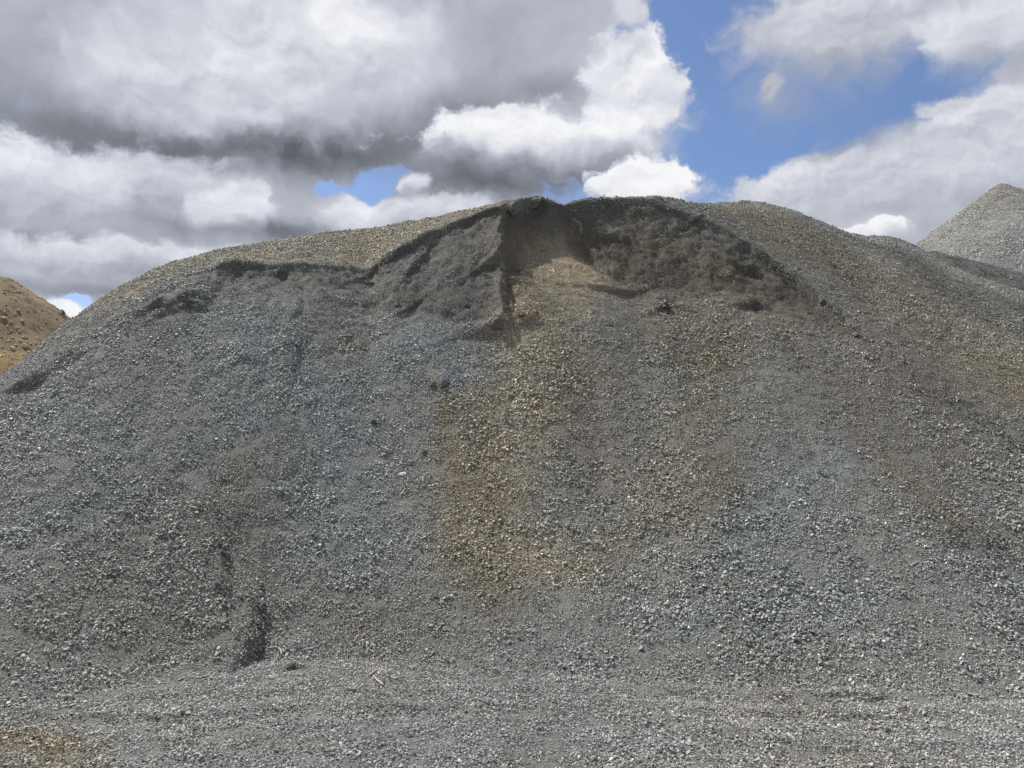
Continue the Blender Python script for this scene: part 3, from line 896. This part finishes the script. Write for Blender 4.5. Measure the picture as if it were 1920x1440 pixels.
def ledges(X, Y, lst):
    dz = np.zeros_like(X)
    wob_x = fbm(X, Y, 0.35, 3, 21) * 0.06; wob_y = fbm(X, Y, 0.35, 3, 22) * 0.06
    for pts, h, L_, side, *wts in lst:
        wu, wd, ld = wts[0] if wts else (0.5, 0.5, 1.6)
        W = world_line(pts)[:, :2]
        lo, hi = W.min(0) - 4 * L_, W.max(0) + 4 * L_
        m = (X > lo[0]) & (X < hi[0]) & (Y > lo[1]) & (Y < hi[1])
        if not m.any(): continue
        P = np.stack([X[m] + wob_x[m], Y[m] + wob_y[m]], -1)
        best = np.full(len(P), 1e9); sgn = np.zeros(len(P)); tt = np.zeros(len(P))
        n = len(W) - 1
        for i, (a, b) in enumerate(zip(W[:-1], W[1:])):
            d, t = seg_dist(P, a, b)
            cr = (b[0] - a[0]) * (P[:, 1] - a[1]) - (b[1] - a[1]) * (P[:, 0] - a[0])
            k = d < best
            best[k] = d[k]; sgn[k] = np.sign(cr[k]) * side; tt[k] = (i + t[k]) / n
        s = best * sgn
        endfade = np.sin(np.pi * np.clip(tt * 0.86 + 0.07, 0, 1)) ** 0.7
        up = wu * h * np.exp(-np.maximum(s, 0) / L_) * smoothstep(s, -0.022, 0.022)
        dn = -wd * h * np.exp(-np.maximum(-s, 0) / (ld * L_)) * (1 - smoothstep(s, -0.022, 0.022))
        dz[m] += (up + dn) * endfade
    return dz


# ---------------------------------------------------------------- main pile mesh
xs = np.concatenate([np.arange(-17, -8.5, 0.09), np.arange(-8.5, 10.5, 0.034), np.arange(10.5, 21, 0.09)])
ys = np.concatenate([np.arange(5.0, 11.0, 0.042), np.arange(11.0, 16.0, 0.03), np.arange(16.0, 17.6, 0.045), np.arange(17.6, 24, 0.07), np.arange(24, 38, 0.3)])
X, Y = np.meshgrid(xs, ys)
Z = pile_z(X, Y)
h_above = np.clip(Z, 0, 1.5) / 1.5
# how rough the surface is: strong in the fresh cut, weak elsewhere
rough = np.zeros_like(X)
for rad, amt, pts in [(46, 1.0, [(980, 410), (1080, 430), (1180, 470), (1240, 500)]), (50, 0.8, [(1200, 440), (1330, 480), (1450, 540)]), (34, 0.8, [(1080, 500), (1200, 530)]),
                      (34, 0.7, [(730, 500), (850, 450), (930, 440)]), (30, 0.8, [(700, 580), (800, 590), (920, 600)]), (26, 0.9, [(410, 510), (500, 515), (640, 525)]),
                      (26, 0.6, [(420, 560), (560, 560)]), (30, 0.6, [(280, 580), (380, 570)]), (20, 0.5, [(0, 735), (150, 660)]), (20, 0.6, [(1380, 570), (1560, 600), (1620, 640)]), (16, 0.8, [(1300, 410), (1540, 570)])]:
    W = world_line(pts)
    r = rad * np.median(W[:, 1]) / F_PX
    Pw = np.stack([X, Y, Z], -1)
    d = np.full(X.shape, 1e9)
    for a, b in zip(W[:-1], W[1:]):
        d = np.minimum(d, seg_dist(Pw, a, b)[0])
    rough = np.maximum(rough, amt * np.exp(-(d / (1.2 * r)) ** 2))
rough = np.maximum(rough, 0.75 * cut_mask(X, Y))
Z = Z + 0.10 * h_above * fbm(X, Y * 0.55, 2.6, 3, 30)
Z = Z + 0.045 * h_above * fbm(X, Y * 0.16, 0.5, 4, 31)                                    # rills down the slope
Z = Z + (0.010 + 0.065 * rough) * fbm(X, Y * 0.8, 0.34, 5, 32, 0.68, ridged=True)
Z = Z + 0.012 * fbm(X, Y, 0.12, 2, 33)
Z = Z + ledges(X, Y, LEDGES)
keep_v = Z > -0.22
keep = keep_v[:-1, :-1] | keep_v[1:, :-1] | keep_v[:-1, 1:] | keep_v[1:, 1:]
front = np.interp(X / Y, [-0.8, -0.70, 0.72, 0.85], [0.15, 1, 1, 0.15])
ysk = np.interp(CX + F_PX * X / (Y * CP + (np.maximum(Z, 0) - CAM_H) * SP), SKYL[0], SKYL[1][:, 1])
vis = front * (1 - 0.9 * smoothstep(Y - ysk, 0.6, 1.6)) * smoothstep(Z, -0.10, 0.0)
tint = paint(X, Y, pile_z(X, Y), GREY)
fine, coarse = chip_fields(X, Y, pile_z(X, Y), vis)
fine *= 1 - 0.2 * rough; coarse *= 1 - 0.55 * rough
chipsize = (1 - 0.4 * rough) * 1.0 + 0.25 * fbm(X, Y, 1.5, 3, 40) + 0.15 * smoothstep(Y, 12, 20)
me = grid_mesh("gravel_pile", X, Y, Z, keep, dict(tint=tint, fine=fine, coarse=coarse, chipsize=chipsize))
me.materials.append(M_FINES)
pile = new_obj("gravel_pile", me)
tag(pile, "big grey crushed stone pile with a dark dug-out face and tan streaks", "gravel pile", "stockpiles of quarried stone")
cover_with_chips(pile, "loose_gravel", 500, 105, 62)

# ---------------------------------------------------------------- the ground
gx = np.concatenate([-np.geomspace(900, 9, 34), np.arange(-8.5, 9.5, 0.05), np.geomspace(10, 900, 34)])
gy = np.concatenate([-np.geomspace(600, 3, 26), np.arange(-2.5, 3.0, 0.5), np.arange(3.0, 8.6, 0.04), np.geomspace(9, 1800, 40)])
X, Y = np.meshgrid(gx, gy)
near = np.exp(-np.maximum(np.abs(X) - 9, 0) / 4) * np.exp(-np.maximum(np.abs(Y - 5) - 4, 0) / 4)
Z = near * (0.034 * fbm(X * 0.35 + 0.1 * Y, Y, 0.5, 4, 51) + 0.008 * fbm(X, Y, 0.12, 3, 52) + 0.03 * fbm(X, Y, 3, 2, 53))
# shallow wheel tracks running along the toe
tr = Y - 5.75 - 0.05 * X - 0.55 * fbm(X, 0 * Y, 3.0, 2, 54)
for o, dd in ((0, 0.03), (0.45, 0.024), (-0.6, 0.026)):
    dd = dd * np.clip(0.5 + 1.3 * fbm(X + 9 * o, Y, 1.6, 3, 57), 0, 1.4)
    Z -= near * dd * np.exp(-((tr - o) / 0.11) ** 2) - near * 0.6 * dd * np.exp(-((tr - o - 0.17) / 0.07) ** 2)
Z += near * ledges(X, Y, LEDGES[-3:])
g_tint = paint(X, Y, Z, np.array([0.250, 0.254, 0.243]))
gv = near * np.interp(np.abs(X / np.maximum(Y, .5)), [0, 0.75, 0.95], [1, 1, 0.1]) * smoothstep(Y, 3.9, 4.3) * (1 - smoothstep(Y, 8.0, 8.6))
g_fine, g_coarse = chip_fields(X, Y, Z, gv)
me = grid_mesh("ground", X, Y, Z, None, dict(tint=g_tint, fine=g_fine, coarse=g_coarse * 0.28, chipsize=np.ones_like(X)))
me.materials.append(M_FINES)
ground = new_obj("ground", me)
tag(ground, kind="structure")
gg = cover_with_chips(ground, "gravel", 700, 120, 55, top=True)
tag(gg, "loose grey stone chips strewn over the trodden floor below the big pile", "gravel", kind="stuff")


# ---------------------------------------------------------------- neighbouring heaps
def make_heap(name, peak_uv, y, slope, half_w, tint_fn, label, seed, coarse_mul=1.0, chipscale=3.0, round_=0.5, lumps=0.25, ridge=(0, 0), step=0.16, d=(14, 9), fall=0.0):
    a, r = ray_ar(*peak_uv)
    px, pz = a * y, CAM_H + r * y
    n = int(2 * half_w / step)
    xs_ = np.linspace(-half_w, half_w, n)
    X, Y = np.meshgrid(xs_, xs_)
    dx = np.maximum(np.abs(X - ridge[0] * 0.5) - abs(ridge[0]) * 0.5, 0); dy = np.maximum(np.abs(Y - ridge[1] * 0.5) - abs(ridge[1]) * 0.5, 0)
    rad = np.sqrt(dx ** 2 + dy ** 2)
    rad = rad * (1 + 0.06 * fbm(X, Y, 5, 2, seed))
    Z = pz - slope * (np.sqrt(rad ** 2 + round_ ** 2) - round_)
    Z = Z - fall * np.maximum(X, 0)
    Z = Z + lumps * fbm(X, Y, 2.2, 4, seed + 1) * smoothstep(rad, 0.3, 3) + 0.05 * fbm(X, Y, 0.5, 3, seed + 2)
    kv = Z > -0.4
    keep = kv[:-1, :-1] | kv[1:, :-1] | kv[:-1, 1:] | kv[1:, 1:]
    T = tint_fn(X, Y, Z, pz)
    fr = (Y < 1.5).astype(float) * smoothstep(Z, 0, 0.4)
    me = grid_mesh(name, X, Y, Z, keep, dict(tint=T, fine=fr, coarse=fr * coarse_mul * np.clip(0.6 + 0.7 * fbm(X, Y, 1.8, 3, seed + 3), 0.05, 1), chipsize=np.full_like(X, chipscale)))
    me.materials.append(M_FINES)
    o = new_obj(name, me)
    o.location = (px, y, 0)
    tag(o, label, "gravel pile", "stockpiles of quarried stone")
    c = cover_with_chips(o, "loose_gravel", seed, d[0], d[1])

    def zat(lx, ly):
        i = int(np.clip((lx + half_w) / (2 * half_w) * (n - 1), 0, n - 1)); j = int(np.clip((ly + half_w) / (2 * half_w) * (n - 1), 0, n - 1))
        return Z[j, i]
    return o, zat


def tint_cone(X, Y, Z, pz):
    t = smoothstep(Z + 1.2 * fbm(X, Y, 3, 3, 60), pz - 4.5, pz - 1.0)[..., None]
    lo, hi = np.array([0.35, 0.365, 0.35]), np.array([0.36, 0.355, 0.325])
    return (lo * (1 - t) + hi * t) * (1 + 0.10 * fbm(X, Y, 2.5, 3, 61))[..., None]


def tint_brown(X, Y, Z, pz):
    t = smoothstep(Z + 0.8 * fbm(X, Y, 2, 3, 62), pz - 4.6, pz - 3.0)[..., None]
    lo, hi = np.array([0.34, 0.205, 0.085]), np.array([0.300, 0.228, 0.140])
    return (lo * (1 - t) + hi * t) * (1 + 0.16 * fbm(X, Y, 1.5, 4, 63))[..., None]


def tint_dark(X, Y, Z, pz):
    return np.broadcast_to(np.array([0.19, 0.19, 0.18]), X.shape + (3,)) * (1 + 0.12 * fbm(X, Y, 1.5, 4, 64))[..., None]


make_heap("gravel_pile", (1876, 346), 34.0, 0.74, 22, tint_cone, "pale grey cone shaped stone pile rising behind the right shoulder of the big pile", 800, 0.8, 1.7, round_=0.15, lumps=0.20, d=(24, 16))
brown, brown_z = make_heap("gravel_pile", (8, 518), 30.0, 0.74, 15, tint_brown, "brown earthy mound strewn with yellowish rocks behind the big pile", 900, 0.25, 1.6, round_=0.25, lumps=0.30, ridge=(-0.8, 0), d=(5, 3))
make_heap("gravel_pile", (1745, 474), 25.0, 0.72, 12, tint_dark, "low dark grey stone heap between the big pile and the pale cone", 1000, 0.6, 1.4, round_=0.5, lumps=0.12, ridge=(9.0, 0), d=(22, 14), fall=0.26)


# ---------------------------------------------------------------- single rocks, clods and sticks
def rock_mesh(name, seed, flat=0.6, sub=2, jag=0.28):
    r = np.random.default_rng(seed)
    bm = bmesh.new()
    bmesh.ops.create_icosphere(bm, subdivisions=3, radius=1.0)
    planes = []
    for _ in range(14):
        n = Vector(r.normal(size=3)).normalized(); planes.append((n, r.uniform(0.5, 0.9)))
    off = Vector(r.uniform(-50, 50, 3))
    sy = r.uniform(0.6, 0.95)
    for v in bm.verts:
        p = v.co.copy()
        for n, dd in planes:
            k = p.dot(n) - dd
            if k > 0: p -= n * k
        p *= 1 + jag * (1.1 if 'clod' in name else 0.7) * mnoise.fractal(p * 2.2 + off, 1.0, 2.0, 4)
        v.co = Vector((p.x, p.y * sy, p.z * flat))
    me = bpy.data.meshes.new(name)
    bm.to_mesh(me); bm.free()
    return me


ROCK_Y = mat_rock("yellowish_rock", (0.34, 0.25, 0.14), (0.66, 0.54, 0.36), 2.5)
ROCK_P = mat_rock("pale_stone", (0.42, 0.42, 0.40), (0.74, 0.73, 0.70), 9.0)
ROCK_D = mat_rock("dark_stone", (0.045, 0.047, 0.05), (0.12, 0.12, 0.12), 9.0)
CLOD = mat_rock("packed_clod", (0.07, 0.07, 0.064), (0.17, 0.166, 0.15), 9.0, 0.95)
CLODB = mat_rock("brown_clod", (0.10, 0.094, 0.078), (0.20, 0.187, 0.155), 9.0, 0.95)
WOOD = mat_rock("weathered_wood", (0.30, 0.26, 0.20), (0.48, 0.43, 0.35), 20.0, 0.8)

dg = bpy.context.evaluated_depsgraph_get()


def drop(u, v, targets=None):
    """first solid surface behind a photo point"""
    a, r = ray_ar(u, v)
    o = Vector((0, 0, CAM_H)); d = Vector((a, 1, r)).normalized()
    best = None
    for t in targets or (pile, ground, brown):
        mw = t.matrix_world
        ok, loc, nrm, _ = t.ray_cast(mw.inverted() @ o, (mw.inverted().to_3x3() @ d).normalized())
        if ok:
            w = mw @ loc
            if best is None or (w - o).length < best[2]:
                best = (w, (mw.to_3x3() @ nrm).normalized(), (w - o).length)
    return best


bpy.context.view_layer.update()
R_MESH = {}


def put_rock(name, cat, label, u, v, wpx, mat, group=None, flat=0.6, sink=0.3, seed=0):
    h = drop(u, v)
    if not h: return None
    w, n, dist = h
    key = (mat.name, seed % 7, flat)
    if key not in R_MESH:
        m_ = rock_mesh(name, 300 + seed % 7 * 13 + int(flat * 10), flat)
        m_.materials.append(mat)
        R_MESH[key] = m_
    s = 0.5 * wpx * w.y / F_PX
    o = new_obj(name, R_MESH[key])
    o.location = w + n * s * flat * (0.6 - sink)
    q = n.to_track_quat('Z', 'Y').to_matrix() @ Matrix.Rotation(random.Random(seed * 7 + int(u)).uniform(0, 6.28), 3, 'Z')
    o.rotation_euler = q.to_euler()
    o.scale = (s, s, s)
    tag(o, label, cat, group)
    return o


# rocks on the brown mound
GB = "yellowish rocks scattered over the brown mound"
LB = "small yellowish rock half buried in the brown mound"
for i, (u, v, wpx) in enumerate([(8, 544, 6), (7, 549, 5), (35, 547, 5), (39, 536, 6), (21, 560, 5), (29, 562, 5), (40, 562, 5), (28, 589, 5), (9, 585, 7), (41, 602, 6), (78, 581, 6),
                                 (93, 594, 5), (106, 597, 6), (113, 612, 6), (32, 615, 7), (20, 621, 7), (36, 622, 5), (46, 633, 7), (15, 625, 5), (69, 634, 5), (50, 642, 6), (67, 644, 8), (60, 653, 6), (5, 651, 6),
                                 (53, 660, 8), (9, 660, 7), (29, 665, 8), (82, 639, 6), (73, 647, 5), (16, 640, 6), (38, 640, 5), (3, 668, 7), (14, 612, 5), (30, 647, 5), (44, 665, 5), (2, 632, 6), (64, 660, 5), (57, 645, 4),
                                 (24, 634, 5), (11, 572, 4), (52, 583, 4), (65, 573, 4), (86, 604, 4), (26, 575, 4)]):
    put_rock("rock", "rock", LB, u, v, wpx * random.uniform(0.8, 1.6), ROCK_Y, GB, 0.5, 0.2, i)
put_rock("rock", "rock", "largest bright yellow slab of rock low on the brown mound", 24, 654, 15, ROCK_Y, GB, 0.42, 0.1, 91)
put_rock("rock", "rock", "long flat rock with a dark shaded underside right of the bright yellow slab", 49, 650, 15, ROCK_Y, GB, 0.5, 0.1, 92)
put_rock("rock", "rock", "slanting rock halfway up the brown mound with bare earth around it", 34, 583, 10, ROCK_Y, GB, 0.5, 0.1, 93)
put_rock("rock", "rock", "rock with a dark hollow beside it near the mound's outer rim", 8, 597, 11, ROCK_Y, GB, 0.5, 0.1, 94)
put_rock("rock", "rock", "tilted rock below the slanting rock halfway down the brown mound", 19, 604, 9, ROCK_Y, GB, 0.5, 0.1, 95)
put_rock("rock", "rock", "dark blocky lump on the brown mound's skyline just above the dip", 116, 588, 17, mat_rock("brown_rock", (0.09, 0.07, 0.05), (0.17, 0.135, 0.10), 3.0), GB, 0.75, 0.3, 96)

# pale stones standing out on the grey slope
GP = "pale stones lying on the big gravel pile"
LP = "small whitish stone lying on the big gravel pile"
for i, (u, v, wpx) in enumerate([(470, 550, 8), (478, 562, 7), (497, 562, 7), (396, 632, 8), (346, 750, 7), (553, 1096, 7), (513, 1072, 8), (575, 1070, 7), (512, 1205, 9), (560, 1180, 7), (573, 1183, 7),
                                 (527, 1180, 7), (782, 1182, 6), (1040, 1158, 7), (1012, 1062, 7), (905, 1020, 7), (1182, 772, 6), (1190, 655, 5), (1152, 738, 6), (640, 778, 6), (805, 863, 7), (812, 845, 7),
                                 (1630, 943, 8), (1765, 972, 9), (1858, 892, 7), (1910, 870, 7), (1668, 888, 8), (1440, 1072, 7), (1666, 1180, 7), (1312, 1216, 9), (1600, 1212, 8), (1490, 1216, 9), (1395, 1363, 10),
                                 (1580, 1403, 10), (1400, 1418, 12), (680, 1296, 8), (718, 1295, 9), (525, 1275, 8), (150, 1290, 9), (40, 1310, 8), (250, 1205, 8), (1270, 1330, 8), (1230, 1330, 8), (1890, 1275, 9), (1690, 1357, 9),
                                 (970, 1303, 6), (1120, 1300, 7), (395, 1262, 8), (60, 1120, 7), (130, 1140, 7), (210, 1145, 8), (230, 1150, 7), (302, 968, 8), (240, 1075, 7)]):
    put_rock("pale_stone", "stone", LP, u, v, wpx, ROCK_P, GP, 0.55, 0.25, i + 3)
put_rock("pale_stone", "stone", "whitest flat stone midway up the slope between the blue grey scree and the tan fan", 755, 890, 14, ROCK_P, GP, 0.42, 0.0, 201)
put_rock("pale_stone", "stone", "larger white stone low on the shaded right flank above two smaller ones", 1692, 915, 13, ROCK_P, GP, 0.42, 0.0, 202)
put_rock("pale_stone", "stone", "upright white chip just below the larger white stone on the right flank", 1690, 966, 10, ROCK_P, GP, 0.6, 0.0, 203)

# dark lumps and packed clods
GC = "packed clods fallen from the dug-out face"
for u, v, wpx, mt, fl, lab in [
    (703, 794, 15, ROCK_D, 0.8, "dark rounded lump sitting alone on the blue grey scree"),
    (794, 848, 15, CLODB, 0.8, "dark brown lump at the edge of the olive streak"),
    (652, 632, 22, CLODB, 0.5, "soft brown clod on the grey slope below the left lip"),
    (932, 607, 32, CLOD, 0.7, "large dark block at the foot of the overhanging grey slab"),
    (978, 592, 22, CLOD, 0.5, "broken grey green clod resting beside the pale dust run"),
    (990, 572, 20, CLOD, 0.6, "dark jagged clod above the grey green clod beside the dust run"),
    (690, 532, 26, CLODB, 0.5, "brownish clod tucked under the left end of the sloping cut edge"),
    (745, 572, 22, CLOD, 0.6, "dark clod with a black hollow under it on the grey slab"),
    (832, 720, 22, CLODB, 0.6, "olive clod at the top of the narrow olive streak"),
    (812, 722, 16, CLODB, 0.6, "smaller olive clod left of the one topping the olive streak"),
    (846, 748, 14, CLODB, 0.6, "little clod just under the top of the olive streak"),
    (1246, 573, 17, ROCK_D, 0.6, "small bluish black clod alone on the brown slope right of centre"),
    (1310, 408, 24, CLOD, 0.6, "dark knob on the right cut edge where it starts to drop"),
    (1542, 566, 15, CLOD, 0.7, "small dark knob at the lower end of the right cut edge"),
    (1605, 630, 22, CLOD, 0.5, "dark clod below the knob further down the right shoulder"),
    (960, 398, 30, CLOD, 0.6, "dark clump at the top of the black cleft below the crest"),
    (1006, 381, 40, CLOD, 0.5, "rounded black clump capping the crest beside the cleft"),
    (440, 497, 28, CLOD, 0.5, "dark clump on the left lip of the dug-out face"),
    (525, 508, 18, CLOD, 0.6, "dark knob hanging under the left lip beside a hollow"),
    (352, 566, 22, CLOD, 0.5, "dark curved crust piece on the left slope"),
    (404, 1238, 20, CLOD, 0.6, "dark clod at the bottom of the shaded furrow"),
    (418, 1128, 14, CLOD, 0.6, "dark clod at the end of the upper furrow"),
    (548, 1247, 26, CLODB, 0.35, "flat brownish clod under the bent pale stick"),
    (1338, 1376, 14, ROCK_D, 0.6, "black stone standing in for a dark hole in the trodden floor"),  # dark stone added to give the darkness of a hole
    (1375, 1384, 22, ROCK_D, 0.35, "flat dark stone right of the black one on the floor"),
    (1902, 521, 17, ROCK_D, 0.9, "black block standing in for the shaded notch where the dark heap meets the pale cone")]:  # last entry: black block added for the shade of a steep notch
    tg = (pile, ground, brown)
    if u > 1890:
        tg = tuple(o for o in scene.objects if o.type == 'MESH' and o.name.startswith('gravel_pile'))
    put_rock("clod" if mt in (CLOD, CLODB) else "dark_stone", "clod" if mt in (CLOD, CLODB) else "stone", lab, u, v, wpx, mt, GC if mt in (CLOD, CLODB) else None, fl, 0.45 if mt in (CLOD, CLODB) else 0.1, int(u + v))


def stick(label, pts, rad, lift=0.02, group="dry sticks lying at the foot of the pile"):
    P = []
    for u, v in pts:
        w, n, _ = drop(u, v)
        P.append(w + Vector((0, 0, 1)) * lift)
    # smooth path
    Q = []
    for i in range(len(P) - 1):
        p0, p1, p2, p3 = P[max(i - 1, 0)], P[i], P[i + 1], P[min(i + 2, len(P) - 1)]
        for k in range(5):
            t = k / 5
            Q.append(0.5 * ((2 * p1) + (p2 - p0) * t + (2 * p0 - 5 * p1 + 4 * p2 - p3) * t * t + (3 * p1 - p0 - 3 * p2 + p3) * t ** 3))
    Q.append(P[-1])
    bm = bmesh.new(); rings = []
    for i, q in enumerate(Q):
        t = i / (len(Q) - 1)
        d = (Q[min(i + 1, len(Q) - 1)] - Q[max(i - 1, 0)]).normalized()
        a = d.orthogonal().normalized(); b = d.cross(a)
        rr = rad * (0.45 + 0.75 * math.sin(math.pi * (0.15 + 0.7 * t))) * random.uniform(0.85, 1.15)
        rings.append([bm.verts.new(q + (a * math.cos(k * math.pi / 3.5) + b * math.sin(k * math.pi / 3.5)) * rr) for k in range(7)])
    for r0, r1 in zip(rings[:-1], rings[1:]):
        for k in range(7):
            bm.faces.new((r0[k], r0[(k + 1) % 7], r1[(k + 1) % 7], r1[k]))
    bm.faces.new(rings[0][::-1]); bm.faces.new(rings[-1])
    me = bpy.data.meshes.new("stick"); bm.to_mesh(me); bm.free()
    for p in me.polygons: p.use_smooth = True
    me.materials.append(WOOD)
    o = new_obj("stick", me)
    tag(o, label, "stick", group)


stick("pale bent stick arched over a hollow right of the shaded furrow", [(500, 1221), (512, 1219), (520, 1219), (526, 1225), (528, 1233)], 0.008, 0.025)
stick("small forked yellowish twig lying flat on the trodden floor", [(702, 1273), (708, 1281), (714, 1285), (719, 1289)], 0.006)
stick("short straight splinter pointing up towards the forked twig", [(691, 1271), (700, 1265), (708, 1259)], 0.007)
stick("thin grey splinter lying level right of the forked twig", [(738, 1277), (748, 1275), (758, 1273)], 0.006)
